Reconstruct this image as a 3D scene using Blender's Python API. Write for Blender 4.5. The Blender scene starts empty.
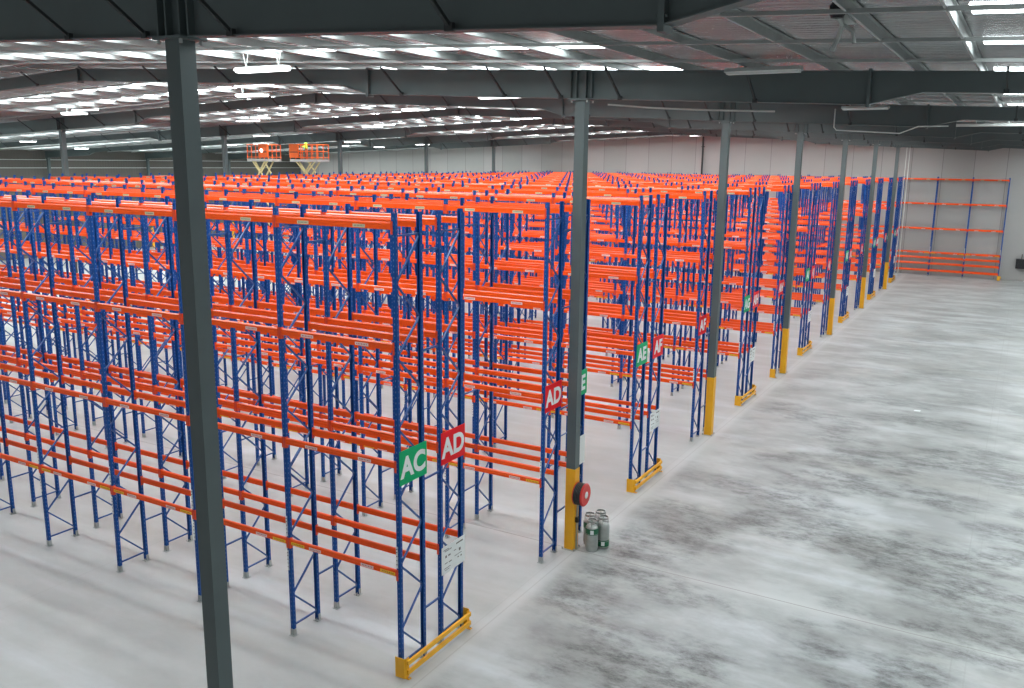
import bpy, math, random
from mathutils import Vector, Matrix
random.seed(7)
S = bpy.context.scene
COL = S.collection

# ---------------------------------------------------------------- camera
CX, CY, CZ, YAW, PITCH, ROLL, F = 9.1435, -11.841, 9.3964, -.5226, .2041, .0111, 880.7
fw = Vector((math.sin(YAW)*math.cos(PITCH), math.cos(YAW)*math.cos(PITCH), -math.sin(PITCH)))
rt = Vector((math.cos(YAW), -math.sin(YAW), 0)); up = rt.cross(fw)
r2 = rt*math.cos(ROLL) + up*math.sin(ROLL); u2 = -rt*math.sin(ROLL) + up*math.cos(ROLL)
cam = bpy.data.cameras.new('camera'); co = bpy.data.objects.new('camera', cam); COL.objects.link(co)
m = Matrix((r2, u2, -fw)).transposed().to_4x4(); m.translation = (CX, CY, CZ)
co.matrix_world = m
cam.sensor_width = 36; cam.lens = F/1024*36; cam.clip_end = 400; cam.clip_start = .05
S.camera = co
def project(P):
    v = Vector(P) - Vector((CX, CY, CZ)); d = v.dot(fw)
    if d < .5: return None
    return 512 + F*v.dot(r2)/d, 344 - F*v.dot(u2)/d, d

# ---------------------------------------------------------------- world, exposure
w = bpy.data.worlds.new('world'); S.world = w; w.use_nodes = True
w.node_tree.nodes['Background'].inputs[0].default_value = (.93, .97, 1, 1)
w.node_tree.nodes['Background'].inputs[1].default_value = .47
S.view_settings.view_transform = 'Standard'; S.view_settings.look = 'None'
S.view_settings.gamma = 1; S.view_settings.use_curve_mapping = False
S.view_settings.exposure = 0.0
S.cycles.use_denoising = True
S.cycles.max_bounces = 7; S.cycles.diffuse_bounces = 4; S.cycles.glossy_bounces = 3
S.cycles.sample_clamp_indirect = 6
SKYLIGHT_POWER = 13.0

# ---------------------------------------------------------------- materials
def mat(name, col, rough=.5, metal=0., emit=None, power=0., spec=.5, noise=0., nscale=6.):
    mt = bpy.data.materials.new(name); mt.use_nodes = True
    nt = mt.node_tree; b = nt.nodes['Principled BSDF']
    b.inputs['Base Color'].default_value = (*col, 1); b.inputs['Roughness'].default_value = rough
    b.inputs['Metallic'].default_value = metal; b.inputs['Specular IOR Level'].default_value = spec
    if emit:
        b.inputs['Emission Color'].default_value = (*emit, 1); b.inputs['Emission Strength'].default_value = power
    if noise:
        tc = nt.nodes.new('ShaderNodeTexCoord'); nz = nt.nodes.new('ShaderNodeTexNoise')
        nz.inputs['Scale'].default_value = nscale; nz.inputs['Detail'].default_value = 4
        nt.links.new(tc.outputs['Object'], nz.inputs['Vector'])
        mx = nt.nodes.new('ShaderNodeMixRGB')
        mx.inputs[1].default_value = (*[c*(1-noise) for c in col], 1)
        mx.inputs[2].default_value = (*[min(1, c*(1+noise)) for c in col], 1)
        nt.links.new(nz.outputs['Fac'], mx.inputs[0]); nt.links.new(mx.outputs[0], b.inputs['Base Color'])
    return mt
M = {}
M['blue'] = mat('rack_blue', (.004, .068, .29), .42, spec=.22, noise=.12, nscale=3)
M['brace'] = mat('brace_blue', (.012, .075, .27), .3)
M['orange'] = mat('rack_orange', (.93, .095, .006), .4, spec=.22, noise=.08, nscale=3)
M['orange_dark'] = mat('connector_orange', (.78, .06, .008), .4)
M['galv'] = mat('galvanised', (.40, .43, .42), .45, metal=.4, noise=.15)
M['yellow'] = mat('safety_yellow', (.86, .42, .01), .42, noise=.08)
M['steel'] = mat('painted_steel', (.10, .130, .130), .5, noise=.12, nscale=2)
M['dark_steel'] = mat('dark_steel', (.03, .036, .036), .6)
M['black'] = mat('black', (.012, .012, .013), .5)
M['white'] = mat('white_plate', (.78, .80, .79), .45)
M['cream'] = mat('cream_sticker', (.62, .56, .36), .6)
M['pink'] = mat('pale_sticker', (.80, .62, .60), .6)
M['ysticker'] = mat('yellow_sticker', (.88, .55, .01), .5)
M['ink'] = mat('grey_ink', (.16, .14, .13), .7)
M['red_ink'] = mat('red_ink', (.6, .05, .03), .7)
M['green'] = mat('sign_green', (.0, .40, .15), .45, spec=.2)
M['red'] = mat('sign_red', (.86, .008, .016), .45, spec=.2)
M['letter'] = mat('sign_letter', (.85, .86, .86), .45)
M['hose'] = mat('hose_black', (.015, .015, .017), .45)
M['reel'] = mat('reel_red', (.62, .025, .02), .35)
M['keg'] = mat('brushed_steel', (.42, .44, .42), .34, metal=.75, noise=.2, nscale=9)
M['kgreen'] = mat('keg_green', (.01, .13, .055), .4)
M['lamp'] = mat('lamp_tube_glow', (.9, .9, .9), .5, emit=(.97, .97, 1), power=7)
M['dimlamp'] = mat('lamp_cover', (.62, .66, .64), .4, noise=.03)
M['skylight'] = mat('skylight_sheet', (.8, .85, .85), .5, emit=(.90, .98, 1), power=SKYLIGHT_POWER)
M['lift_orange'] = mat('lift_orange', (.80, .12, .01), .45)
M['lift_cream'] = mat('lift_cream', (.66, .55, .28), .5)
M['deck'] = mat('lift_deck', (.42, .38, .36), .6)
M['skin'] = mat('skin', (.45, .25, .17), .6)
M['vest'] = mat('hi_vis_green', (.45, .85, .04), .7)
M['navy'] = mat('work_trousers', (.02, .025, .05), .8)
M['shirt'] = mat('pale_shirt', (.6, .6, .6), .8)
M['hardhat'] = mat('hard_hat', (.75, .76, .72), .35)
M['conduit'] = mat('conduit', (.6, .63, .6), .4)
M['wood'] = mat('brown_board', (.20, .11, .04), .6)

M['edge'] = mat('rack_orange_edge', (.90, .085, .008), .28)
p_ = M['edge'].node_tree.nodes['Principled BSDF']; p_.inputs['Coat Weight'].default_value = .7; p_.inputs['Coat Roughness'].default_value = .22

def node(nt, typ, **kw):
    n = nt.nodes.new(typ)
    for k, v in kw.items():
        if k.startswith('i_'):
            key = k[2:]; n.inputs[int(key) if key.isdigit() else key].default_value = v
        else: setattr(n, k, v)
    return n
def mth(nt, op, a, b=None, c=None, clamp=False):
    n = nt.nodes.new('ShaderNodeMath'); n.operation = op; n.use_clamp = clamp
    for i, v in enumerate((a, b, c)):
        if v is None: continue
        if isinstance(v, (int, float)): n.inputs[i].default_value = v
        else: nt.links.new(v, n.inputs[i])
    return n.outputs[0]
def mix(nt, f, a, b):
    n = nt.nodes.new('ShaderNodeMixRGB')
    for i, v in enumerate((f, a, b)):
        if isinstance(v, tuple): n.inputs[i].default_value = (*v, 1)
        elif isinstance(v, (int, float)): n.inputs[i].default_value = v
        else: nt.links.new(v, n.inputs[i])
    return n.outputs[0]
def noise_at(nt, vec, scale, sx=1, sy=1, detail=5, rough=.55, off=0.):
    mp = node(nt, 'ShaderNodeMapping'); mp.inputs['Scale'].default_value = (sx, sy, 1); mp.inputs['Location'].default_value = (off, off*.7, 0)
    nt.links.new(vec, mp.inputs['Vector'])
    nz = node(nt, 'ShaderNodeTexNoise'); nz.inputs['Scale'].default_value = scale; nz.inputs['Detail'].default_value = detail; nz.inputs['Roughness'].default_value = rough
    nt.links.new(mp.outputs[0], nz.inputs['Vector'])
    return nz.outputs['Fac']
def ramp01(nt, v, lo, hi):
    n = node(nt, 'ShaderNodeMapRange'); n.interpolation_type = 'SMOOTHSTEP'
    n.inputs['From Min'].default_value = lo; n.inputs['From Max'].default_value = hi
    nt.links.new(v, n.inputs['Value']); return n.outputs[0]

def post_material():
    # folded steel post with the punched slots of its front face
    mt = mat('punched_blue', (.004, .068, .29), .42, spec=.22); nt = mt.node_tree; b = nt.nodes['Principled BSDF']
    g = node(nt, 'ShaderNodeNewGeometry'); s = node(nt, 'ShaderNodeSeparateXYZ'); nt.links.new(g.outputs['Position'], s.inputs[0])
    z = mth(nt, 'FRACT', mth(nt, 'MULTIPLY', s.outputs[2], 1/.10))
    hole = mth(nt, 'MULTIPLY', mth(nt, 'GREATER_THAN', z, .3), mth(nt, 'LESS_THAN', z, .62))
    nt.links.new(mix(nt, hole, (.005, .07, .29), (.10, .18, .38)), b.inputs['Base Color'])
    return mt
M['slots'] = post_material()

def floor_material():
    mt = mat('concrete_floor', (.6, .6, .6), .5); nt = mt.node_tree; b = nt.nodes['Principled BSDF']
    g = node(nt, 'ShaderNodeNewGeometry'); P = g.outputs['Position']
    s = node(nt, 'ShaderNodeSeparateXYZ'); nt.links.new(P, s.inputs[0]); X, Y = s.outputs[0], s.outputs[1]
    base = mix(nt, noise_at(nt, P, .35, .6, 1.3), (.385, .40, .388), (.49, .51, .50))
    right = ramp01(nt, X, .35, 1.4)
    # pale bluish streaks running across the hall
    pale = ramp01(nt, noise_at(nt, P, .45, .16, 1.6, 4, .55, 31.), .50, .68)
    col = mix(nt, mth(nt, 'MULTIPLY', pale, .55), base, (.60, .635, .66))
    warm = ramp01(nt, noise_at(nt, P, .4, .3, 1.1, 5, .6, 57.), .50, .66)
    col = mix(nt, mth(nt, 'MULTIPLY', warm, .4), col, (.40, .38, .335))
    # worn grey film and dark rubber marks on the open floor
    soft = ramp01(nt, noise_at(nt, P, .5, .7, 1.15, 8, .62, 17.), .36, .64)
    col = mix(nt, mth(nt, 'MULTIPLY', soft, mth(nt, 'MULTIPLY_ADD', right, .42, .24)), col, (.23, .23, .22))
    blot = ramp01(nt, noise_at(nt, P, .33, .85, 1.1, 5, .55, 3.1), .42, .58)
    fine = ramp01(nt, noise_at(nt, P, 1.5, .75, 1.5, 9, .72, 9.), .38, .62)
    grain = ramp01(nt, noise_at(nt, P, 7, .8, 1.5, 9, .85, 4.), .36, .62)
    st = mth(nt, 'MULTIPLY', mth(nt, 'MULTIPLY', blot, mth(nt, 'MULTIPLY_ADD', fine, .72, .28)), mth(nt, 'MULTIPLY_ADD', grain, .5, .5))
    far = mth(nt, 'SUBTRACT', 1., mth(nt, 'MULTIPLY', ramp01(nt, Y, 14., 34.), .65))
    st = mth(nt, 'MULTIPLY', mth(nt, 'MULTIPLY', st, far), mth(nt, 'MULTIPLY_ADD', right, .90, .05), clamp=True)
    col = mix(nt, st, col, (.05, .05, .048))
    # saw-cut joints with the pale band along them
    def joint(c, at, rep=None, wide=.015, halo=.34):
        d = mth(nt, 'SUBTRACT', c, at)
        if rep:
            d = mth(nt, 'SUBTRACT', mth(nt, 'MULTIPLY', mth(nt, 'FRACT', mth(nt, 'MULTIPLY_ADD', d, 1/rep, .5)), rep), rep/2)
        d = mth(nt, 'ABSOLUTE', d)
        return mth(nt, 'LESS_THAN', d, wide), mth(nt, 'SUBTRACT', 1., ramp01(nt, d, .03, halo))
    for c, at, rep, dark in ((X, .42, None, .25), (X, 8.85, None, .18), (Y, 6.6, 32.97, .65), (X, -17.6, 8.9, .12)):
        ln, ha = joint(c, at, rep)
        if c is X and at != .42: ha = 0.
        if not isinstance(ha, float):
            col = mix(nt, mth(nt, 'MULTIPLY', ha, .38), col, (.60, .61, .60))
        col = mix(nt, mth(nt, 'MULTIPLY', ln, dark), col, (.2, .19, .17))
    nt.links.new(col, b.inputs['Base Color'])
    b.inputs['Specular IOR Level'].default_value = .5
    nt.links.new(mth(nt, 'MULTIPLY_ADD', noise_at(nt, P, 1.5, .5, 1.2, 5, .6, 6.), .22, .30), b.inputs['Roughness'])
    bp = node(nt, 'ShaderNodeBump'); bp.inputs['Strength'].default_value = .10; bp.inputs['Distance'].default_value = .01
    nt.links.new(noise_at(nt, P, 6, 1, 1, 6), bp.inputs['Height']); nt.links.new(bp.outputs[0], b.inputs['Normal'])
    return mt
M['floor'] = floor_material()

def roof_material():
    mt = mat('foil_roof', (.30, .31, .31), .27, metal=.96); nt = mt.node_tree; b = nt.nodes['Principled BSDF']
    g = node(nt, 'ShaderNodeNewGeometry'); P = g.outputs['Position']
    s = node(nt, 'ShaderNodeSeparateXYZ'); nt.links.new(P, s.inputs[0])
    rib = mth(nt, 'ABSOLUTE', mth(nt, 'SUBTRACT', mth(nt, 'FRACT', mth(nt, 'MULTIPLY', s.outputs[1], 1/.24)), .5))
    wr = noise_at(nt, P, 2.2, .35, 3.2, 6, .65)
    h = mth(nt, 'MULTIPLY_ADD', wr, .8, mth(nt, 'MULTIPLY', ramp01(nt, rib, .1, .3), .35))
    bp = node(nt, 'ShaderNodeBump'); bp.inputs['Strength'].default_value = 1.; bp.inputs['Distance'].default_value = .12
    nt.links.new(h, bp.inputs['Height']); nt.links.new(bp.outputs[0], b.inputs['Normal'])
    nt.links.new(mix(nt, wr, (.17, .17, .175), (.62, .64, .64)), b.inputs['Base Color'])
    return mt
M['roof'] = roof_material()

def wall_material(name, cols, rep, axis, horiz=None, ribs=0.):
    mt = mat(name, cols[0], .7); nt = mt.node_tree; b = nt.nodes['Principled BSDF']
    g = node(nt, 'ShaderNodeNewGeometry'); P = g.outputs['Position']
    s = node(nt, 'ShaderNodeSeparateXYZ'); nt.links.new(P, s.inputs[0]); a = s.outputs[axis]
    q = mth(nt, 'MULTIPLY', a, 1/rep)
    fr = mth(nt, 'ABSOLUTE', mth(nt, 'SUBTRACT', mth(nt, 'FRACT', q), .5))
    wn = node(nt, 'ShaderNodeTexWhiteNoise', noise_dimensions='1D'); nt.links.new(mth(nt, 'FLOOR', q), wn.inputs['W'])
    col = mix(nt, wn.outputs['Value'], cols[0], cols[1])
    col = mix(nt, mth(nt, 'MULTIPLY', noise_at(nt, P, .5, 1, 1, 5), .35), col, cols[2])
    line = mth(nt, 'GREATER_THAN', fr, .5-.022/rep)
    if horiz:
        z = s.outputs[2]
        for hz in horiz: line = mth(nt, 'MAXIMUM', line, mth(nt, 'LESS_THAN', mth(nt, 'ABSOLUTE', mth(nt, 'SUBTRACT', z, hz)), .025))
    col = mix(nt, mth(nt, 'MULTIPLY', line, .6), col, (.10, .10, .10))
    nt.links.new(col, b.inputs['Base Color'])
    if ribs:
        bp = node(nt, 'ShaderNodeBump'); bp.inputs['Strength'].default_value = .6; bp.inputs['Distance'].default_value = .03
        nt.links.new(mth(nt, 'PINGPONG', mth(nt, 'MULTIPLY', a, 1/ribs), .5), bp.inputs['Height']); nt.links.new(bp.outputs[0], b.inputs['Normal'])
    return mt
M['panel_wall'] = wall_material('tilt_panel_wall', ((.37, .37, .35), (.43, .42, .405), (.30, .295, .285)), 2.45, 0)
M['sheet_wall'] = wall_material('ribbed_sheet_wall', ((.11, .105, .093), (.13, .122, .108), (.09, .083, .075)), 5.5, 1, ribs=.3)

# ---------------------------------------------------------------- mesh helpers
class MB:
    def __init__(s): s.v = []; s.f = []; s.mi = []; s.mats = []
    def _m(s, m):
        if m not in s.mats: s.mats.append(m)
        return s.mats.index(m)
    def add(s, vs, fs, m):
        o = len(s.v); k = s._m(m); s.v += [tuple(v) for v in vs]
        for f in fs: s.f.append([o+i for i in f]); s.mi.append(k)
    def box(s, x0, x1, y0, y1, z0, z1, m):
        s.add([(x, y, z) for x in (x0, x1) for y in (y0, y1) for z in (z0, z1)],
              [(0, 1, 3, 2), (4, 6, 7, 5), (0, 4, 5, 1), (2, 3, 7, 6), (0, 2, 6, 4), (1, 5, 7, 3)], m)
    def bar(s, a, b, wd, ht, m, upv=(0, 0, 1)):
        a, b = Vector(a), Vector(b); d = (b-a).normalized(); u = Vector(upv)
        if abs(d.dot(u)) > .99: u = Vector((1, 0, 0))
        x = d.cross(u).normalized()*wd/2; y = x.cross(d).normalized()*ht/2
        s.add([a-x-y, a+x-y, a+x+y, a-x+y, b-x-y, b+x-y, b+x+y, b-x+y],
              [(3, 2, 1, 0), (4, 5, 6, 7), (0, 1, 5, 4), (1, 2, 6, 5), (2, 3, 7, 6), (3, 0, 4, 7)], m)
    def tube(s, pts, r, m, n=8, caps=True):
        pts = [Vector(p) for p in pts]; rings = []
        for i, p in enumerate(pts):
            d = (pts[min(i+1, len(pts)-1)] - pts[max(i-1, 0)]).normalized()
            u = Vector((0, 0, 1)) if abs(d.z) < .95 else Vector((1, 0, 0))
            x = d.cross(u).normalized(); y = x.cross(d)
            rings.append([p + (x*math.cos(2*math.pi*k/n) + y*math.sin(2*math.pi*k/n))*r for k in range(n)])
        vs = [v for rg in rings for v in rg]; fs = []
        for i in range(len(pts)-1):
            for k in range(n): fs.append((i*n+k, i*n+(k+1) % n, (i+1)*n+(k+1) % n, (i+1)*n+k))
        if caps: fs += [tuple(range(n))[::-1], tuple((len(pts)-1)*n+k for k in range(n))]
        s.add(vs, fs, m)
    def lathe(s, prof, m, n=20, c=(0, 0, 0), axis='z'):
        vs = []; fs = []
        for r, h in prof:
            for k in range(n):
                a = 2*math.pi*k/n; p = (r*math.cos(a), r*math.sin(a), h)
                if axis == 'x': p = (h, r*math.cos(a), r*math.sin(a))
                vs.append((c[0]+p[0], c[1]+p[1], c[2]+p[2]))
        for i in range(len(prof)-1):
            for k in range(n): fs.append((i*n+k, i*n+(k+1) % n, (i+1)*n+(k+1) % n, (i+1)*n+k))
        s.add(vs, fs, m)
    def prism(s, prof, x0, x1, m, axis='x'):
        # profile (a,b) swept along the axis: x -> (x,a,b); y -> (a,y,b); z -> (a,b,z)
        f = {'x': lambda t, a, b: (t, a, b), 'y': lambda t, a, b: (a, t, b), 'z': lambda t, a, b: (a, b, t)}[axis]
        n = len(prof); vs = [f(x0, *p) for p in prof] + [f(x1, *p) for p in prof]
        s.add(vs, [(i, (i+1) % n, n+(i+1) % n, n+i) for i in range(n)] + [tuple(range(n))[::-1], tuple(range(n, 2*n))], m)
    def mesh(s, name, bevel=0, smooth=False):
        me = bpy.data.meshes.new(name); me.from_pydata(s.v, [], s.f)
        for m in s.mats: me.materials.append(M[m])
        me.polygons.foreach_set('material_index', s.mi)
        if smooth: me.polygons.foreach_set('use_smooth', [True]*len(s.f))
        me.update(); 
        import bmesh
        if len(s.f) < 4000:
            bm = bmesh.new(); bm.from_mesh(me); bmesh.ops.recalc_face_normals(bm, faces=bm.faces); bm.to_mesh(me); bm.free()
        return me
def link(name, data, parent=None, loc=(0, 0, 0), rz=0.):
    o = bpy.data.objects.new(name, data); COL.objects.link(o)
    if parent: o.parent = parent
    o.location = loc
    if rz: o.rotation_euler.z = rz
    return o
def thing(name, label, cat, loc=(0, 0, 0), group=None, data=None, rz=0., kind=None):
    o = link(name, data, None, loc, rz); o['label'] = label; o['category'] = cat
    if group: o['group'] = group
    if kind: o['kind'] = kind
    return o
def struct(name, mb, label=None, cat=None):
    o = link(name, mb.mesh(name)); o['kind'] = 'structure'
    if label: o['label'] = label
    if cat: o['category'] = cat
    return o

# ---------------------------------------------------------------- dimensions
RIDGE = -17.6; COLX = (.25, -35.4, -71.1); BAY = 10.989; Y0 = -4.353
REAR = 73.8; XL = -71.6; XR = 36.
def ztop(x): return 12.16 - .042*abs(x-RIDGE)          # top of the rafters
RAFY = [Y0 + BAY*k for k in range(7)]

# ---------------------------------------------------------------- floor, walls
b = MB(); b.box(XL, XR, -22, REAR+.3, -.2, 0, 'floor'); struct('floor', b, 'pale streaked concrete warehouse floor with dark tyre marks and joints', 'floor')
b = MB(); b.prism([(XL, 0), (XR, 0), (XR, ztop(XR)+.25), (RIDGE, ztop(RIDGE)+.25), (XL, ztop(XL)+.25)], REAR, REAR+.2, 'panel_wall', 'y')
struct('wall_back', b, 'grey concrete panel wall behind the farthest racks', 'wall')
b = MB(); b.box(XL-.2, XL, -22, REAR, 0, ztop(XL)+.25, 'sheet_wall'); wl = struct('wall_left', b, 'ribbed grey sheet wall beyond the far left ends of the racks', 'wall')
g = MB()
for z in (8.35, 9.1): g.bar((XL+.05, -22, z), (XL+.05, REAR, z), .08, .06, 'conduit')
link('girt', g.mesh('girt'), wl)
g = MB(); g.prism([(XL+.01, 10.0), (XL+.28, 10.0), (XL+.28, 10.12), (XL+.01, 10.12)], -22, REAR, 'conduit', 'y'); link('eave_tray', g.mesh('eave_tray'), wl)

# ---------------------------------------------------------------- roof
ce = link('ceiling', None); 
def slab(x0, x1, y0, y1, dz, th, m, mb):
    xs = [x0] + ([RIDGE] if x0 < RIDGE < x1 else []) + [x1]
    for a, c in zip(xs, xs[1:]):
        za, zc = ztop(a)+dz, ztop(c)+dz
        mb.add([(a, y0, za), (c, y0, zc), (c, y1, zc), (a, y1, za), (a, y0, za+th), (c, y0, zc+th), (c, y1, zc+th), (a, y1, za+th)],
               [(3, 2, 1, 0), (4, 5, 6, 7), (0, 1, 5, 4), (1, 2, 6, 5), (2, 3, 7, 6), (3, 0, 4, 7)], m)
b = MB(); slab(XL, XR, -22, REAR, .18, .08, 'roof', b)
me = b.mesh('ceiling'); bpy.data.objects.remove(ce); ce = link('ceiling', me); ce['kind'] = 'structure'; ce['label'] = 'foil lined sheet roof with steel purlins and skylight strips'; ce['category'] = 'ceiling'
px = [1.1-1.5*n for n in range(-4, 48)] + [8.15, 9.65, 11.15, 12.65]
px = [x for x in px if x > XL+.3]
pm = MB(); pm.prism([(-.035, 0), (.0, 0), (.0, .135), (.04, .135), (.04, .15), (-.012, .15), (-.012, .012), (-.035, .012)], -22, REAR, 'galv', 'y')
pme = pm.mesh('purlin')
for x in px: link('purlin', pme, ce, (x, 0, ztop(x)+.015))
bm_ = MB()
for xs in ((XL+.3, RIDGE), (RIDGE, 18)):
    bm_.bar((xs[0], 0, ztop(xs[0])+.0), (xs[1], 0, ztop(xs[1])+.0), .06, .05, 'galv')
bme = bm_.mesh('bridging_rail')
for k in range(-3, 28):
    y = 2.15 + 2.747*k
    if min(abs(y-r) for r in RAFY) > .2: link('bridging_rail', bme, ce, (0, y, .02))
# translucent sheets, three rows to a bay, none over the column lines
for k in range(7):
    for off in (1.6, 4.9, 8.05):
        y = Y0 + BAY*k + off
        if y > REAR-1: continue
        for x0, x1 in ((8.3, 17.5), (-17.1, 2.15), (-33., -18.1), (-52.5, -38.), (-68.5, -53.5)):
            sb = MB(); slab(x0, x1, -.38, .38, .0, .004, 'skylight', sb)
            o = link('skylight_sheet', sb.mesh('skylight_sheet'), ce, (0, y, .173))

# ---------------------------------------------------------------- rafters
def rafter_bottom(x):
    # deep haunch 6 m each side of a column, tapering to the light section
    d = min(abs(x-c) for c in COLX + (35.9,))
    if d <= 6.05: dep = .62
    elif d <= 7.0: dep = .62 - (d-6.05)/.95*.24
    else: dep = .38
    return ztop(x) - dep
xs = sorted({RIDGE, XL+.1, 18.} | {c+s*o for c in COLX for s in (-1, 1) for o in (0, 6.05, 7.0)} | {35.9-0})
xs = [x for x in xs if XL+.05 <= x <= 18.01]
rm = MB()
for a, c in zip(xs, xs[1:]):
    for (y0, y1, f0, f1) in ((-.1, .1, 'b', .014), (-.1, .1, 't', .014), (-.006, .006, 'w', 0)):
        ba, bc = rafter_bottom(a), rafter_bottom(c)
        mid = (a+c)/2; 
        ta, tc = ztop(a), ztop(c)
        lo = {'b': (ba, bc), 't': (ta-.014, tc-.014), 'w': (ba, bc)}[f0]; hi = {'b': (ba+.014, bc+.014), 't': (ta, tc), 'w': (ta, tc)}[f0]
        rm.add([(a, y0, lo[0]), (c, y0, lo[1]), (c, y1, lo[1]), (a, y1, lo[0]), (a, y0, hi[0]), (c, y0, hi[1]), (c, y1, hi[1]), (a, y1, hi[0])],
               [(3, 2, 1, 0), (4, 5, 6, 7), (0, 1, 5, 4), (1, 2, 6, 5), (2, 3, 7, 6), (3, 0, 4, 7)], 'steel')
rme = rm.mesh('roof_rafter')
st = MB(); st.box(-.012, .012, -.1, .1, .0, .60, 'steel'); stme = st.mesh('stiffener')
sp = MB(); sp.box(-.03, .03, -.11, .11, -.05, 0.66, 'steel')
for z in (.08, .3, .5):
    for y in (-.075, .075): sp.tube([(-.05, y, z), (.05, y, z)], .016, 'steel', 6)
spme = sp.mesh('splice_plate')
sp2 = MB(); sp2.box(-.03, .03, -.11, .11, -.06, .40, 'steel')
for z in (.0, .2, .33):
    for y in (-.075, .075): sp2.tube([(-.05, y, z), (.05, y, z)], .016, 'steel', 6)
sp2me = sp2.mesh('splice_plate')
fb = MB(); fb.bar((0, -.08, 0.03), (0, -.92, .60), .04, .04, 'dark_steel'); fb.box(-.045, .045, -.12, -.06, -.01, .07, 'dark_steel'); fbl = fb.mesh('fly_brace')
fb = MB(); fb.bar((0, -.08, 0.03), (0, -.62, .40), .04, .04, 'dark_steel'); fb.box(-.045, .045, -.12, -.06, -.01, .07, 'dark_steel'); fbs = fb.mesh('fly_brace')
raf_lab = ['nearest dark steel roof rafter, running across the top edge over the nearest column',
           'second dark steel roof rafter, carried by the column with the red hose reel',
           'third dark steel roof rafter, behind the one above the hose reel column',
           'fourth dark steel roof rafter, carried by the column beside the AH sign racks',
           'fifth dark steel roof rafter back, partly hidden by the rafters before it',
           'sixth dark steel roof rafter back, a thin dark strip below the fifth',
           'last dark steel roof rafter, nearest the concrete panel back wall']
fbx = [-4.72, -1.72, -.25, 1.2, 4.15, 8.6, 12.6] + [-7.75-3*k for k in range(20)]
for k, y in enumerate(RAFY):
    r = thing('roof_rafter', raf_lab[k], 'rafter', (0, y, 0), 'dark steel roof rafters', rme, kind='thing')
    for c in COLX[:2]:
        for dx in (-.26, -.115, .115, .26): link('stiffener', stme, r, (c+dx, 0, rafter_bottom(c+dx)+.01))
        for s in (-1, 1): link('splice_plate', spme, r, (c+s*6.05, 0, rafter_bottom(c+s*6.05)))
    link('splice_plate', sp2me, r, (RIDGE, 0, rafter_bottom(RIDGE)))
    for x in fbx:
        if x < XL+1: continue
        d = ztop(x)-rafter_bottom(x)
        link('fly_brace', fbl if d > .5 else fbs, r, (x, 0, rafter_bottom(x)))

# ---------------------------------------------------------------- columns
cm = MB(); cm.box(-.119, .119, -.119, .119, 0, 10.75, 'steel'); cme = cm.mesh('shaft')
cp = MB(); cp.box(-.24, .24, -.2, .2, 10.75, 10.785, 'steel')
for x in (-.19, .19):
    for y in (-.15, .15): cp.tube([(x, y, 10.70), (x, y, 10.75)], .022, 'galv', 6)
cpme = cp.mesh('cap_plate')
bp_ = MB(); bp_.box(-.17, .17, -.17, .17, 0, .012, 'galv')
for x in (-.155, .155):
    for y in (-.155, .155): bp_.tube([(x, y, .02), (x, y, .06)], .018, 'galv', 6)
bpme = bp_.mesh('base_plate')
yg = MB(); yg.prism([(-.128, -.112), (-.112, -.128), (.112, -.128), (.128, -.112), (.128, .128), (-.128, .128)], 0.01, 2.1, 'yellow', 'z'); ygme = yg.mesh('yellow_guard')
col_lab = ['tall dark grey steel column nearest the viewer, crossing the whole left side of the picture',
           'dark grey column with yellow foot and red hose reel, between the AD and AE signs',
           'dark grey column with yellow foot beside the red AF sign',
           'dark grey column with yellow foot, next one behind the AF sign column',
           'dark grey column with yellow foot, fourth yellow foot counted from the hose reel',
           'dark grey column with yellow foot, second before the back wall rack',
           'dark grey column with yellow foot, last of the row and nearest the back wall rack']
for li, c in enumerate(COLX):
    for k, y in enumerate(RAFY):
        if li and (k < 1 if li == 1 else k < 3): continue
        if li == 0: lab, gr = col_lab[k], 'columns along the open floor'
        elif li == 1: lab, gr = 'bare dark column top standing out of the rack tops, %s on the middle line' % ('first', 'first', 'second', 'third', 'fourth', 'last')[k-1 if k > 1 else 0], 'columns inside the racking'
        else: lab, gr = 'dark column against the ribbed left wall, seen above the far rack tops', 'columns at the left wall'
        dz = rafter_bottom(c)-10.785
        o = thing('steel_column', lab, 'column', (c, y, 0), gr, kind='thing')
        if li == 1: o['label'] = ['', 'dark column head nearest the left edge, above the rack tops', 'dark column head left of the two scissor lifts, above the rack tops', 'dark column head just right of the two scissor lifts', 'slim dark column head against the pale back wall, second right of the lifts', 'slim dark column head against the back wall, third right of the lifts', 'last dark column head of the middle line'][k]
        s = link('shaft', cme, o); s.scale.z = (10.75+dz)/10.75
        link('cap_plate', cpme, o, (0, 0, dz)); link('base_plate', bpme, o)
        link('yellow_guard', ygme, o)

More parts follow.
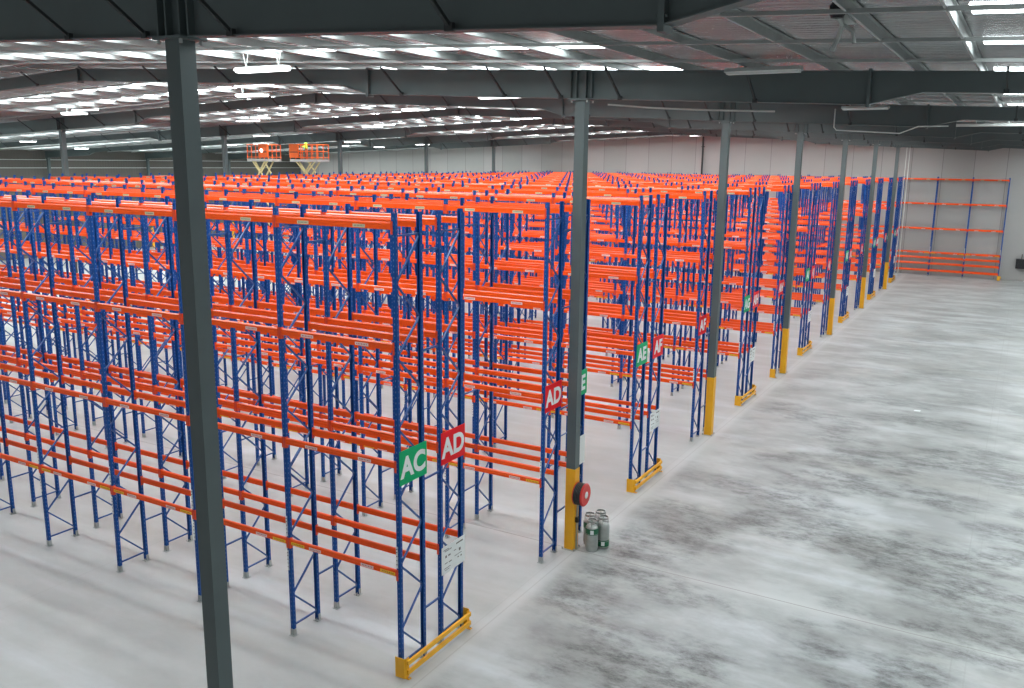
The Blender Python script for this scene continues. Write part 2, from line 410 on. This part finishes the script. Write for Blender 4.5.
# ---------------------------------------------------------------- pallet racking
D, G, P, BW, H = .777, .516, 5.498, 2.7, 8.53
LV = (1.97, 4.04, 6.18, 8.255)
BH = .125
def post_mb(front, holes_side=True):
    mb = MB(); t = .005; wd = .041; dp = .07
    s = 1 if front else -1
    def bx(x0, x1, y0, y1, m): mb.box(x0, x1, min(s*y0, s*y1), max(s*y0, s*y1), .03, H, m)
    bx(-wd, wd, 0, t, 'blue')                    # web
    bx(-wd, -wd+t, t, dp, 'blue'); bx(wd-t, wd, t, dp, 'blue')
    bx(-wd+t, -wd+.022, dp-t, dp, 'blue'); bx(wd-.022, wd-t, dp-t, dp, 'blue')
    bx(-.008, .008, -.001, 0, 'slots')           # slot row up the web
    bx(wd, wd+.001, .028, .046, 'slots')         # slot row on the aisle side
    return mb
def foot_mb(front):
    mb = MB(); s = 1 if front else -1; y0, y1 = (-.03, .11) if front else (-.11, .03)
    mb.box(-.07, .07, y0, y1, 0, .012, 'galv')
    ya, yb = (-.004, .07) if front else (-.07, .004)
    mb.box(-.049, -.046, ya, yb, .012, .15, 'galv'); mb.box(.046, .049, ya, yb, .012, .15, 'galv'); mb.box(-.049, .049, ya if front else yb-.003, ya+.003 if front else yb, .012, .15, 'galv')
    mb.tube([(0, y0+.02, .012), (0, y0+.02, .045)], .012, 'galv', 6)
    return mb
def brace_mb():
    mb = MB(); yf, yr = .05, D-.05; z = .22; pts = [(yr, .22)]; side = 0; zz = .22
    mb.bar((0, yf, .22), (0, yr, .22), .03, .032, 'brace')
    seq = []; zz = .24
    while zz < 7.7:
        seq.append((yr if side == 0 else yf, zz)); side ^= 1; zz += .645
    for a, c in zip(seq, seq[1:]): mb.bar((0, a[0], a[1]), (0, c[0], c[1]), .03, .032, 'brace')
    mb.bar((0, yf, 8.15), (0, yr, 8.15), .03, .032, 'brace')
    mb.bar((0, seq[-1][0], seq[-1][1]), (0, yf if seq[-1][0] == yr else yr, 8.12), .03, .032, 'brace')
    return mb
pf, pr, ff, fr_, br = post_mb(True), post_mb(False), foot_mb(True), foot_mb(False), brace_mb()
ME = {n: mb.mesh(n) for n, mb in (('post_front', pf), ('post_rear', pr), ('foot_front', ff), ('foot_rear', fr_), ('bracing', br))}
def merged(parts, name):
    mb = MB()
    for q, off in parts:
        for f, k in zip(q.f, q.mi):
            pass
        o = len(mb.v); mb.v += [(v[0]+off[0], v[1]+off[1], v[2]+off[2]) for v in q.v]
        for f, k in zip(q.f, q.mi): mb.f.append([o+i for i in f]); mb.mi.append(mb._m(q.mats[k]))
    return mb
frame_far = merged([(pf, (0, 0, 0)), (pr, (0, D, 0)), (ff, (0, 0, 0)), (fr_, (0, D, 0)), (br, (0, 0, 0))], 'frame'); ME['frame'] = frame_far.mesh('upright_frame')

# beam local frame: origin at bay centre, y = 0 the outer face, body towards +y
HB = BW/2-.047
def beam_mb(level, stickers, ends=True):
    mb = MB()
    prof = [(-.002, .006), (-.002, BH*.45), (.003, BH*.48), (.003, BH*.54), (-.002, BH*.57), (-.002, BH-.018), (.014, BH), (.041, BH), (.055, BH-.018), (.055, 0), (.004, 0)]
    mb.prism(prof, -HB, HB, 'orange', 'x')
    for (ya, za, yb, zb) in ((-.0025, BH-.018, .0138, BH+.0006), (.0142, BH+.0008, .041, BH+.0008), (.0412, BH+.0006, .0556, BH-.018)):
        mb.add([(-HB, ya, za), (HB, ya, za), (HB, yb, zb), (-HB, yb, zb)], [(0, 1, 2, 3)], 'edge')
    for s in (-1, 1):
        xa, xb = sorted((s*(HB-.004), s*(HB+.006)))
        mb.box(xa, xb, -.008, .06, -.075, BH+.02, 'orange_dark')
        xa, xb = sorted((s*(HB+.0), s*(HB+.042)))
        mb.box(xa, xb, -.009, -.004, -.075, BH+.02, 'orange_dark')
    if stickers:
        for o in sticker_mbs(level): 
            q = o; off = len(mb.v); mb.v += q.v
            for f, k in zip(q.f, q.mi): mb.f.append([off+i for i in f]); mb.mi.append(mb._m(q.mats[k]))
    return mb
def sticker_mbs(level):
    out = []
    def plate(xc, wd, m, ink):
        q = MB(); q.box(xc-wd/2, xc+wd/2, -.0045, -.0022, .015, .072, m)
        n = 7; 
        for i in range(n):
            x = xc-wd*.36+wd*.72*i/(n-1)
            q.box(x-wd*.028, x+wd*.028, -.0052, -.0046, .032, .056, ink)
        out.append(q)
    m = {3: 'cream'}.get(level, 'pink')
    for xc in (-.66, .62): plate(xc, .30 if level != 3 else .27, m, 'ink' if level == 3 else 'red_ink')
    if level == 0:
        for xc in (-HB+.2, HB-.2): plate(xc, .34, 'ysticker', 'red_ink')
    return out
BMB = {'plain': beam_mb(1, False)}
for l in range(4): BMB['s%d' % l] = beam_mb(l, True)
for n, mb in BMB.items(): ME['beam_'+n] = mb.mesh('beam')
STK = [[q.mesh('sticker') for q in sticker_mbs(l)] for l in range(4)]
STN = lambda l, i: 'warning_sticker' if l == 0 and i > 1 else 'brand_sticker'
sm = MB(); sm.bar((0, D, 0), (0, D+G, 0), .03, .035, 'brace'); SPACER = sm.mesh('row_spacer')
sm = MB(); sm.bar((0, D, 0), (0, 1.40, 0), .03, .035, 'brace'); SPACER2 = sm.mesh('row_spacer')
lb = MB(); lb.box(-.05, -.012, -.0055, -.002, 0, .42, 'white')
for z in (.06, .14, .22, .30, .36): lb.box(-.044, -.018, -.0065, -.005, z, z+.02, 'ink')
LBL = lb.mesh('location_label')

def rot_add(mb, q, x, y, z, flip):
    o = len(mb.v); s = -1 if flip else 1
    mb.v += [(s*v[0]+x, s*v[1]+y, v[2]+z) for v in q.v]
    for f, k in zip(q.f, q.mi): mb.f.append([o+i for i in f]); mb.mi.append(mb._m(q.mats[k]))

def make_run(label, y0, x_right, nbays, near, aisle_front, group, spacer=None, extra_levels=(), hide=False):
    """one single-deep run of racking; near = number of bays (from the open end) built with sub-parts"""
    root = thing('pallet_rack', label, 'pallet rack', (x_right, y0, 0), group)
    kept = []
    for i in range(nbays+1):
        x = -i*BW
        q = project((x_right+x, y0, 6.)); q2 = project((x_right+x, y0, 0.))
        if q is None or max(q[0], q2[0]) < -260: continue
        if i <= near:
            f = link('upright_frame', ME['bracing'], root, (x, 0, 0))
            link('post', ME['post_front'], f); link('post', ME['post_rear'], f, (0, D, 0))
            link('base_plate', ME['foot_front'], f); link('base_plate', ME['foot_rear'], f, (0, D, 0))
            if aisle_front:
                link('location_label', LBL, f, (0, 0, 2.14))
                if i > 0: link('location_label', LBL, f, (0, 0, 1.42))
        else:
            link('upright_frame', ME['frame'], root, (x, 0, 0))
        if spacer:
            for z in (1.0, 3.6, 6.05, 7.85):
                if i <= 12: link('row_spacer', spacer, root, (x, 0, z))
    for i in range(nbays):
        xc = -(i+.5)*BW
        for l, z in enumerate(list(LV)+list(extra_levels)):
            for side in (0, 1):
                a = project((x_right+xc-HB, y0+side*D, z)); c = project((x_right+xc+HB, y0+side*D, z))
                if a is None or c is None or c[0] < -260: continue
                vis = 1.0 if a[0] > -40 or c[0] > 0 else .3
                score = math.hypot(a[0]-c[0], a[1]-c[1])*vis*(3. if l == 3 else 1.)*(1.4 if side == 0 else 1.)
                kept.append((score, i, l, side, xc, z))
    kept.sort(reverse=True)
    for n, (sc, i, l, side, xc, z) in enumerate(kept[:100]):
        st_ = (side == 0) == aisle_front and l < 4
        y = -.004 if side == 0 else D+.004
        if i < near and st_ and side == 0:
            o = link('beam', ME['beam_plain'], root, (xc, y, z))
            for j, q in enumerate(STK[l]): link(STN(l, j), q, o)
        else:
            o = link('beam', ME['beam_s%d' % l] if st_ else ME['beam_plain'], root, (xc, y, z), math.pi if side else 0.)
        if side: o.rotation_euler.z = math.pi
    if len(kept) > 100:
        mb = MB()
        for (sc, i, l, side, xc, z) in kept[100:]:
            rot_add(mb, BMB['plain'], xc, -.004 if side == 0 else D+.004, z, side == 1)
        o = link('remaining_beams', mb.mesh('remaining_beams'), root); o['kind'] = 'stuff'
    return root

letters = 'CDEFGHIJKLMNOPQ'
def colour(k): return 'green' if k % 2 == 0 else 'red'
SIGNW, SIGNH = .82, .64
pn = {c: None for c in ('green', 'red')}
for c in pn:
    q = MB(); q.box(0, .008, 0, SIGNW, 0, SIGNH, c); pn[c] = q.mesh('sign_panel')
TXT = {}
def text_mesh(t):
    cu = bpy.data.curves.new('txt', 'FONT'); cu.body = t; cu.size = .52; cu.offset = .02; cu.extrude = .002; cu.align_x = 'CENTER'; cu.space_character = 1.05
    o = bpy.data.objects.new('t', cu); COL.objects.link(o); dg = bpy.context.evaluated_depsgraph_get()
    me = bpy.data.meshes.new_from_object(o.evaluated_get(dg)); bpy.data.objects.remove(o); me.materials.clear(); me.materials.append(M['letter']); return me
shortp = ['nearest row', 'back to back with the AC row', 'first beyond the front pair', 'behind the hose reel column', 'right of the hose reel column', 'right of the nearer AE row', 'just before the third column', 'behind the third column', 'fifth pair, nearer row', 'fifth pair, farther row']
where = ['at the open end of the nearest row', 'on the rack end beside the AC sign', 'on the rack end just left of the hose reel column', 'behind the hose reel column, half hidden',
         'on the rack end right of the hose reel column', 'right of the green AE sign', 'left of the third column', 'behind the third column',
         'on the fifth pair of rack ends', 'right of the green AG sign']
for k in range(13):
    y = k*P
    second = (1.40 if k % 2 else D+G)
    for side in (0, 1):
        L = 'A' + letters[k+side]; cn = colour(k+side)
        ys = y + (second if side else 0)
        place = where[2*k+side] if 2*k+side < len(where) else 'in rack pair %s counted from the nearest' % ['sixth', 'seventh', 'eighth', 'ninth', 'tenth', 'eleventh', 'twelfth', 'thirteenth'][k-5]
        if k < 5: rl = 'rack row whose end carries the %s %s sign, %s' % (cn, L, shortp[2*k+side])
        else: rl = 'far %s rack row, %s one of the %s pair from the front' % (L, 'nearer' if side == 0 else 'farther', ['sixth', 'seventh', 'eighth', 'ninth', 'tenth', 'eleventh', 'twelfth', 'thirteenth'][k-5])
        near = 8 if k == 0 else (5 if k == 1 else (3 if k == 2 else 0))
        make_run(rl, ys, 0., 13, near, side == 0, 'rows of pallet racking', (SPACER2 if k % 2 else SPACER) if side == 0 else None)
        s = thing('aisle_sign', ('%s aisle sign reading %s, %s' % (cn, L, place)), 'sign', (.052, ys, 3.72), 'aisle signs on the rack ends', pn[cn])
        if L not in TXT: TXT[L] = text_mesh(L)
        t = link('lettering', TXT[L], s, (.0105, SIGNW/2, .14)); t.rotation_euler = (math.pi/2, 0, math.pi/2)
# rack along the back wall
make_run('single rack row along the concrete back wall, its end on the open floor', 72.79, 7.67, 16, 3, True, 'rows of pallet racking', None, (.42, 1.02, 1.52))

# load notices on the even rack ends
nm = MB(); nm.box(0, .006, 0, .82, 0, .57, 'white'); nme = nm.mesh('notice_board')
pm_ = MB()
for (a, c, z0, z1) in ((.06, .24, .485, .50), (.10, .34, .455, .47), (.50, .74, .47, .50), (.12, .17, .32, .37), (.22, .30, .33, .36), (.60, .66, .30, .36), (.42, .5, .36, .375), (.1, .2, .2, .215), (.24, .34, .19, .21), (.55, .6, .17, .19), (.66, .7, .16, .19), (.08, .3, .1, .112), (.44, .7, .24, .25), (.1, .26, .06, .07)):
    pm_.box(.006, .0072, a, c, z0, z1, 'ink')
pme_ = pm_.mesh('printing')
ordn = ['nearest', 'second', 'third', 'fourth', 'fifth', 'sixth', 'seventh']
for n, k in enumerate(range(0, 13, 2)):
    s = thing('load_notice', 'white printed load notice on the %s yellow guarded rack end' % ordn[n], 'notice', (.052, k*P+D+G, 1.46), 'load notices on the rack ends', nme)
    link('printing', pme_, s)
s = thing('load_notice', 'white load notice on the post behind the hose reel', 'notice', (.052, P+1.40+.42, 1.9), 'load notices on the rack ends', None)
nm2 = MB(); nm2.box(0, .006, 0, .40, 0, .75, 'white'); link('board', nm2.mesh('board'), s)

# yellow end guards
TOT = 2*D+G
def bracket(s):
    mb = MB(); t = .008; h = .40
    y0 = -.07 if s == 0 else TOT-.05
    y1 = y0+.12
    if s == 0: mb.prism([(-.06, y0), (.14, y0), (.17, y0+.03), (.17, y1), (.16, y1), (.16, y0+.035), (.135, y0+.01), (-.06, y0+.01)], 0, h, 'yellow', 'z')
    else: mb.prism([(-.06, y1), (.14, y1), (.17, y1-.03), (.17, y0), (.16, y0), (.16, y1-.035), (.135, y1-.01), (-.06, y1-.01)], 0, h, 'yellow', 'z')
    mb.box(.16, .24, y0+.02, y0+.1, 0, .012, 'yellow')
    mb.tube([(.21, y0+.06, .012), (.21, y0+.06, .04)], .012, 'galv', 6)
    return mb.mesh('corner_bracket')
BR = (bracket(0), bracket(1))
rl_ = MB(); rl_.bar((.195, -.03, 0), (.195, TOT+.03, 0), .045, .085, 'yellow'); RAIL = rl_.mesh('rail')
for n, k in enumerate(range(0, 13, 2)):
    e = thing('rack_end_guard', 'yellow two rail end guard on the floor at the %s guarded rack end' % ordn[n], 'guard rail', (0, k*P, 0), 'yellow rack end guards')
    for s in (0, 1): link('corner_bracket', BR[s], e)
    for z in (.13, .32): link('rail', RAIL, e, (0, 0, z))
e = thing('corner_guard', 'small yellow corner guard at the rack foot left of the AH column', 'guard', (0, 5*P, 0), None); link('corner_bracket', BR[0], e)
e = thing('corner_guard', 'yellow corner guard at the open end of the back wall rack', 'guard', (7.67, 72.79, 0), None); link('corner_bracket', BR[0], e); r = link('rail', RAIL, e, (0, 0, .2)); r.scale.y = .4

# ---------------------------------------------------------------- hose reel
h = thing('hose_reel', 'red fire hose reel with black hose mounted on yellow column foot', 'hose reel', (.38, 6.6, 1.48)); h.scale.x = 1.4
q = MB(); q.lathe([(.035, .2), (.06, .205), (.10, .19), (.26, .19), (.285, .175), (.285, .16), (.10, .165), (.035, .165)], 'reel', 32, axis='x')
q.mesh; link('front_disc', q.mesh('front_disc', smooth=False), h)
q = MB(); q.lathe([(.0, .212), (.05, .212), (.085, .2), (.09, .188)], 'white', 20, axis='x'); link('hub', q.mesh('hub'), h)
q = MB(); q.lathe([(.1, .01), (.28, .01), (.28, .022), (.1, .022)], 'reel', 32, axis='x'); link('back_disc', q.mesh('back_disc'), h)
q = MB()
for j in range(5):
    for rr in (.20, .235, .262):
        q.tube([(.038+.028*j, rr*math.cos(a*math.pi/14), rr*math.sin(a*math.pi/14)) for a in range(29)], .016, 'hose', 6)
link('hose', q.mesh('hose', smooth=True), h)
q = MB(); q.box(-.0, .012, -.06, .06, -.2, .2, 'black'); q.tube([(0, 0, 0), (.2, 0, 0)], .03, 'black', 10); link('wall_bracket', q.mesh('wall_bracket'), h)
q = MB(); q.tube([(.03, .02, -.28), (.02, .02, -.5), (.02, .02, -1.3), (.02, .02, -1.49)], .018, 'galv', 8); q.box(.0, .05, -.03, .07, -.75, -.62, 'black'); link('supply_pipe', q.mesh('supply_pipe'), h)

# ---------------------------------------------------------------- gas cylinders
def cylinder(loc, label, gz):
    c = thing('gas_cylinder', label, 'gas cylinder', (*loc, 0), 'steel gas cylinders'); c.scale = (1., 1., .95)
    q = MB(); q.lathe([(0, .03), (.13, .03), (.13, .0), (.14, .0), (.14, .03), (.152, .06), (.158, .10), (.158, .58), (.15, .64), (.12, .69), (.05, .715), (0, .72)], 'keg', 24)
    for z in (.2, .48): q.lathe([(.158, z-.01), (.163, z), (.158, z+.01)], 'keg', 24)
    link('tank', q.mesh('tank', smooth=True), c)
    q = MB(); n = 20
    q.lathe([(.112, .79), (.112, .84), (.128, .84), (.128, .79), (.112, .79)], 'keg', 24)
    for a in (0, 90, 180, 270):
        a = math.radians(a+20); q.bar((.118*math.cos(a), .118*math.sin(a), .66), (.118*math.cos(a), .118*math.sin(a), .81), .04, .01, 'keg')
    link('collar', q.mesh('collar'), c)
    q = MB(); q.tube([(0, 0, .71), (0, 0, .77)], .022, 'galv', 8); q.tube([(0, 0, .77), (0, 0, .79)], .035, 'kgreen', 10); link('valve', q.mesh('valve'), c)
    q = MB(); q.lathe([(.1595, gz), (.1605, gz), (.1605, gz+.17), (.1595, gz+.17)], 'kgreen', 24)
    link('green_band', q.mesh('green_band'), c)
    q = MB(); a0 = math.radians(-65)
    for j in range(4):
        a = a0 + (j-1.5)*.13; q.bar((.1625*math.cos(a), .1625*math.sin(a), gz+.03), (.1625*math.cos(a), .1625*math.sin(a), gz+.14), .022, .003, 'white', (math.cos(a), math.sin(a), 0))
    link('band_mark', q.mesh('band_mark'), c)
cylinder((.74, 6.80), 'steel gas cylinder with high green band, front one nearest the yellow column', .46)
cylinder((.90, 7.12), 'steel gas cylinder with green band low down, right of the other cylinders', .06)
cylinder((.53, 7.12), 'steel gas cylinder behind the green banded ones, beside the column', .46)
cylinder((.69, 7.42), 'rearmost steel gas cylinder of the four beside the hose reel', .06)

# ---------------------------------------------------------------- lamps
LAMPS = [(-6.86, 3.97, 11.46, 1.59), (-14.38, 10.97, 11.88, 1.65), (-18.47, 14.83, 11.91, 1.65), (-6.88, 14.98, 11.56, 1.63), (4.5, 5.7, 11.14, 1.43), (4.65, 16.87, 11.07, 1.32), (4.12, 32.15, 11.09, 1.2), (-25.52, 10.16, 11.62, 1.39), (-28.27, 14.12, 11.5, 1.65), (-30.43, 15.05, 11.4, 1.65), (-53.32, 26.8, 10.44, 1.65), (-61.45, 36.51, 10.1, 1.65), (-50.52, 43.03, 10.57, 1.33), (-28.86, 24.45, 11.47, 1.65), (-27.03, 23.61, 11.56, 1.26), (-48.32, 44.4, 10.65, 1.65), (-44.03, 40.48, 10.84, 1.64), (-39.05, 35.41, 11.05, 1.48), (-37.5, 44.37, 11.12, 1.43), (-42.04, 48.95, 10.92, 1.65), (-47.14, 53.7, 10.72, 1.2), (-47.73, 59.75, 10.69, 1.2), (-46.22, 62.38, 10.75, 1.52), (-41.93, 59.13, 10.93, 1.54), (-28.11, 34.42, 11.51, 1.56), (-26.12, 33.14, 11.59, 1.49), (-18.21, 25.58, 11.92, 1.56), (-27.4, 44.03, 11.54, 1.41), (-22.63, 40.5, 11.75, 1.2), (-17.66, 35.52, 11.95, 1.45), (-26.8, 53.31, 11.57, 1.31), (-17.25, 45.68, 11.97, 1.45), (-17.33, 56.35, 11.96, 1.44), (-17.84, 68.65, 11.94, 1.33)]
lam = {}
def lamp_parts(ln, glow):
    k = (ln, glow)
    if k not in lam:
        q = MB(); q.prism([(-.16, 0), (-.11, .07), (.11, .07), (.16, 0), (.14, -.01), (-.14, -.01)], -ln/2, ln/2, 'dimlamp', 'x')
        t = MB(); t.prism([(-.135, -.012), (.135, -.012), (.105, -.045), (-.105, -.045)], -ln/2+.03, ln/2-.03, 'lamp' if glow else 'dimlamp', 'x')
        w_ = MB()
        for s in (-1, 1):
            w_.tube([(s*ln*.33, 0, .07), (s*ln*.33-.08, 0, .38)], .006, 'conduit', 5); w_.tube([(s*ln*.33, 0, .07), (s*ln*.33+.08, 0, .38)], .006, 'conduit', 5)
        lam[k] = (q.mesh('housing'), t.mesh('diffuser'), w_.mesh('hanging_wire'))
    return lam[k]
spec = {0: 'glowing strip lamp hung by wires right of the nearest column, highest of the three there',
        1: 'glowing strip lamp right of the nearest column, middle of the three there',
        2: 'glowing strip lamp right of the nearest column, lowest of the three there',
        3: 'glowing strip lamp under the second rafter, left of the hose reel column',
        4: 'unlit pale strip lamp against the second rafter, right of the hose reel column',
        5: 'unlit pale strip lamp just under the second rafter above the far columns',
        6: 'small unlit strip lamp lowest at the right, above the last columns'}
for i, (x, y, z, ln) in enumerate(LAMPS):
    glow = i not in (4, 5, 6)
    o = thing('strip_lamp', spec.get(i, 'small glowing strip lamp hanging among rows of others far back under the roof'), 'ceiling lamp', (x, y, z), 'strip lamps under the roof' if i in spec else 'far strip lamps under the roof')
    for n, me in zip(('housing', 'diffuser', 'hanging_wire'), lamp_parts(ln, glow)): link(n, me, o)

# ---------------------------------------------------------------- cable tray, conduits, wall box, bracket
q = MB(); q.tube([(.45, 7.6, 10.72), (1.6, 7.6, 10.62), (2.9, 7.6, 10.55), (4.3, 7.6, 10.50)], .022, 'conduit', 6)
thing('conduit', 'pale thin conduit sloping from the hose reel column head to the right', 'conduit', data=q.mesh('conduit'))
q = MB(); q.tube([(3.7, 17.4, 11.1), (3.7, 17.4, 10.55), (3.78, 17.4, 10.46), (5.6, 17.4, 10.35), (6.1, 17.4, 10.55), (6.9, 17.4, 10.55)], .02, 'conduit', 6)
thing('lamp_cable', 'pale looping lamp cable between the unlit strip lamps', 'cable', data=q.mesh('lamp_cable'))
q = MB(); q.prism([(-.08, 0), (.08, 0), (.08, .08), (.07, .08), (.07, .01), (-.07, .01), (-.07, .08), (-.08, .08)], 6.95, 12., 'conduit', 'x'); 
for x in (7.5, 9.5, 11.5): q.tube([(x, 0, .05), (x, 0, .5)], .008, 'conduit', 5)
thing('cable_tray', 'pale cable tray hanging under the roof at the right edge', 'cable tray', (0, 19.6, 10.62), data=q.mesh('cable_tray'))
for x, lb_ in ((-.35, 'thin pale conduit running up the back wall, left one of two'), (-.1, 'thin pale conduit running up the back wall, right one of two')):
    q = MB(); q.tube([(x, 72.4, 0), (x, 72.4, 11.3)], .035, 'conduit', 6); thing('wall_conduit', lb_, 'conduit', data=q.mesh('wall_conduit'), group='conduits up the back wall')
q = MB(); q.box(0, .8, -.42, 0, 0, .8, 'black'); q.box(.05, .75, -.46, -.42, .05, .75, 'hose')
for j in range(6): q.box(.12, .68, -.475, -.46, .14+.1*j, .17+.1*j, 'black')
q.tube([(.4, -.1, .8), (.4, -.1, 1.2)], .03, 'black', 8)
thing('wall_heater', 'black box unit fixed low on the back wall at the right edge', 'wall unit', (8.85, 73.8, 1.05), data=q.mesh('wall_heater'))
hb = thing('hanging_bracket', 'dark clamp with pale bent metal arms hanging from a purlin at top right', 'bracket', (6.93, -.3, 11.2))
q = MB(); q.lathe([(0, -.09), (.07, -.08), (.10, -.02), (.10, .06), (.05, .12), (0, .12)], 'black', 12); q.box(-.05, .05, -.05, .05, .1, .3, 'black'); link('clamp', q.mesh('clamp'), hb)
q = MB(); q.tube([(0, 0, -.05), (.02, .25, -.12), (-.05, .42, -.25), (-.12, .46, -.4)], .03, 'galv', 8); q.tube([(.02, .25, -.12), (.14, .3, -.2), (.16, .32, -.34)], .025, 'galv', 8); q.bar((0, .05, -.03), (.08, .4, -.1), .16, .02, 'galv'); link('arm', q.mesh('arm'), hb)

# ---------------------------------------------------------------- people and scissor lifts
def person(loc, label, top, rz, hat):
    p = thing('person', label, 'person', loc, rz=rz); p.scale = (.97,)*3
    V = [(0, 0, .95), (0, 0, 1.15), (0, 0, 1.38), (0, 0, 1.50), (0, 0, 1.60), (0, .0, 1.70),
         (.19, 0, 1.40), (.25, .06, 1.14), (.22, .28, 1.06), (.22, .38, 1.05), (-.19, 0, 1.40), (-.25, .05, 1.12), (-.2, .26, 1.04), (-.2, .36, 1.04),
         (.10, 0, .88), (.11, .02, .5), (.11, 0, .09), (.11, .14, .04), (-.10, 0, .88), (-.11, .02, .5), (-.11, 0, .09), (-.11, .14, .04)]
    E = [(0, 1), (1, 2), (2, 3), (3, 4), (4, 5), (2, 6), (6, 7), (7, 8), (8, 9), (2, 10), (10, 11), (11, 12), (12, 13), (0, 14), (14, 15), (15, 16), (16, 17), (0, 18), (18, 19), (19, 20), (20, 21)]
    R = [.14, .13, .15, .06, .085, .075, .065, .05, .038, .035, .065, .05, .038, .035, .09, .065, .05, .04, .09, .065, .05, .04]
    me = bpy.data.meshes.new('body'); me.from_pydata(V, E, []); o = bpy.data.objects.new('body', me); COL.objects.link(o)
    md = o.modifiers.new('s', 'SKIN')
    for sv, r in zip(me.skin_vertices[0].data, R): sv.radius = (r, r*.85)
    me.skin_vertices[0].data[0].use_root = True
    sd = o.modifiers.new('d', 'SUBSURF'); sd.levels = 2; sd.render_levels = 2
    dg = bpy.context.evaluated_depsgraph_get(); nm_ = bpy.data.meshes.new_from_object(o.evaluated_get(dg)); bpy.data.objects.remove(o)
    nm_.materials.clear()
    for k in ('skin', top, 'navy', 'black'): nm_.materials.append(M[k])
    for f in nm_.polygons:
        c = f.center; f.use_smooth = True
        f.material_index = 3 if c.z < .11 else 2 if c.z < .93 else 1 if (c.z < 1.47 and not (c.y > .3)) else 0
    link('body', nm_, p)
    q = MB(); q.lathe([(.13, 1.70), (.125, 1.72), (.112, 1.73), (.108, 1.77), (.085, 1.82), (.04, 1.845), (0, 1.85)], hat, 16); q.box(-.07, .07, .09, .16, 1.70, 1.712, hat); link('hard_hat', q.mesh('hard_hat', smooth=True), p)
    return p
def lift(x0, x1, y, zd, label, boxside):
    W = x1-x0; l = thing('scissor_lift', label, 'scissor lift', ((x0+x1)/2, y, 0)); hw = W/2
    q = MB(); q.box(-hw*.8, hw*.8, -.7, .7, .25, .75, 'lift_orange'); q.box(-hw*.8, hw*.8, -.75, .75, .7, .8, 'lift_orange'); link('chassis', q.mesh('chassis'), l)
    for sx in (-1, 1):
        for sy in (-1, 1):
            q = MB(); q.tube([(sx*hw*.6, sy*.62-.1, .3), (sx*hw*.6, sy*.62+.1, .3)], .3, 'black', 16); q.tube([(sx*hw*.6, sy*.62-.11, .3), (sx*hw*.6, sy*.62+.11, .3)], .13, 'lift_cream', 10); link('wheel', q.mesh('wheel'), l)
    q = MB(); n = 5; zs = [.8+(zd-.12-.8)*i/n for i in range(n+1)]; xw = hw*.48
    for a, c in zip(zs, zs[1:]):
        for sy in (-.5, .5):
            q.bar((-xw, sy, a), (xw, sy, c), .07, .13, 'lift_cream', (0, 1, 0)); q.bar((xw, sy*1.1, a), (-xw, sy*1.1, c), .07, .13, 'lift_cream', (0, 1, 0))
        for sx in (-1, 1): q.tube([(sx*xw, -.56, c), (sx*xw, .56, c)], .04, 'lift_cream', 8)
    for sx in (-1, 1): q.bar((sx*.1, -.5, zd-1.1), (sx*hw*.75, -.5, zd-.1), .07, .12, 'lift_cream', (0, 1, 0))
    link('scissor_arms', q.mesh('scissor_arms'), l)
    q = MB(); q.box(-hw, hw, -.75, .75, zd-.2, zd, 'deck'); link('platform', q.mesh('platform'), l)
    q = MB()
    for sy in (-.72, .72):
        for z in (.15, .65, 1.2): q.tube([(-hw, sy, zd+z), (hw, sy, zd+z)], .035, 'lift_orange', 6)
        for j in range(6): x = -hw+.03+(W-.06)*j/5; q.tube([(x, sy, zd), (x, sy, zd+1.2)], .035, 'lift_orange', 6)
    for sx in (-hw, hw):
        for z in (.15, .65, 1.2): q.tube([(sx, -.72, zd+z), (sx, .72, zd+z)], .035, 'lift_orange', 6)
    link('guard_rail', q.mesh('guard_rail'), l)
    q = MB(); c = boxside*(hw-.55); q.box(c-.5, c+.5, -.86, -.76, zd+.15, zd+1.25, 'lift_orange'); q.box(c-.45, c+.45, -.88, -.86, zd+.55, zd+.62, 'black'); link('control_box', q.mesh('control_box'), l)
    if boxside > 0:
        q = MB(); q.tube([(c-.1, -.88, zd+.7), (c-.1, -.93, zd+.7)], .13, 'lamp', 12); link('work_light', q.mesh('work_light'), l)
    return l
lift(-49.9, -47.35, 45.0, 9.4, 'orange scissor lift raised above the rack tops, left one of two', 1)
lift(-44.9, -41.9, 45.0, 9.4, 'orange scissor lift raised above the rack tops, right one carrying the green vested worker', -1)
person((-43.75, 45.0, 9.4), 'person in bright green vest and hard hat standing on the right scissor lift', 'vest', 2.6, 'vest')
person((-48.75, 45.0, 9.4), 'person in pale shirt and white hard hat standing on the left scissor lift', 'shirt', 2.0, 'hardhat')

# ---------------------------------------------------------------- small leftovers
q = MB(); q.add([(-.12, -.07, .004), (.11, -.09, .012), (.13, .06, .03), (-.10, .08, .006), (-.12, -.07, .006), (.11, -.09, .014), (.13, .06, .032), (-.10, .08, .008)], [(3, 2, 1, 0), (4, 5, 6, 7), (0, 1, 5, 4), (1, 2, 6, 5), (2, 3, 7, 6), (3, 0, 4, 7)], 'white')
thing('paper_scrap', 'small white paper scrap lying alone on the open concrete floor', 'paper', (6.3, 24.96, 0), data=q.mesh('paper_scrap'))
q = MB(); q.tube([(-18.8, 73.62, 0), (-18.8, 73.62, 12.0)], .09, 'dark_steel', 8)
for z in (2, 5, 8, 11): q.box(-18.95, -18.65, 73.6, 73.8, z, z+.06, 'dark_steel')
q.v = [(v[0], v[1]-.12, v[2]) for v in q.v]
thing('downpipe', 'dark vertical pipe on the back wall left of the third column', 'pipe', data=q.mesh('downpipe'))
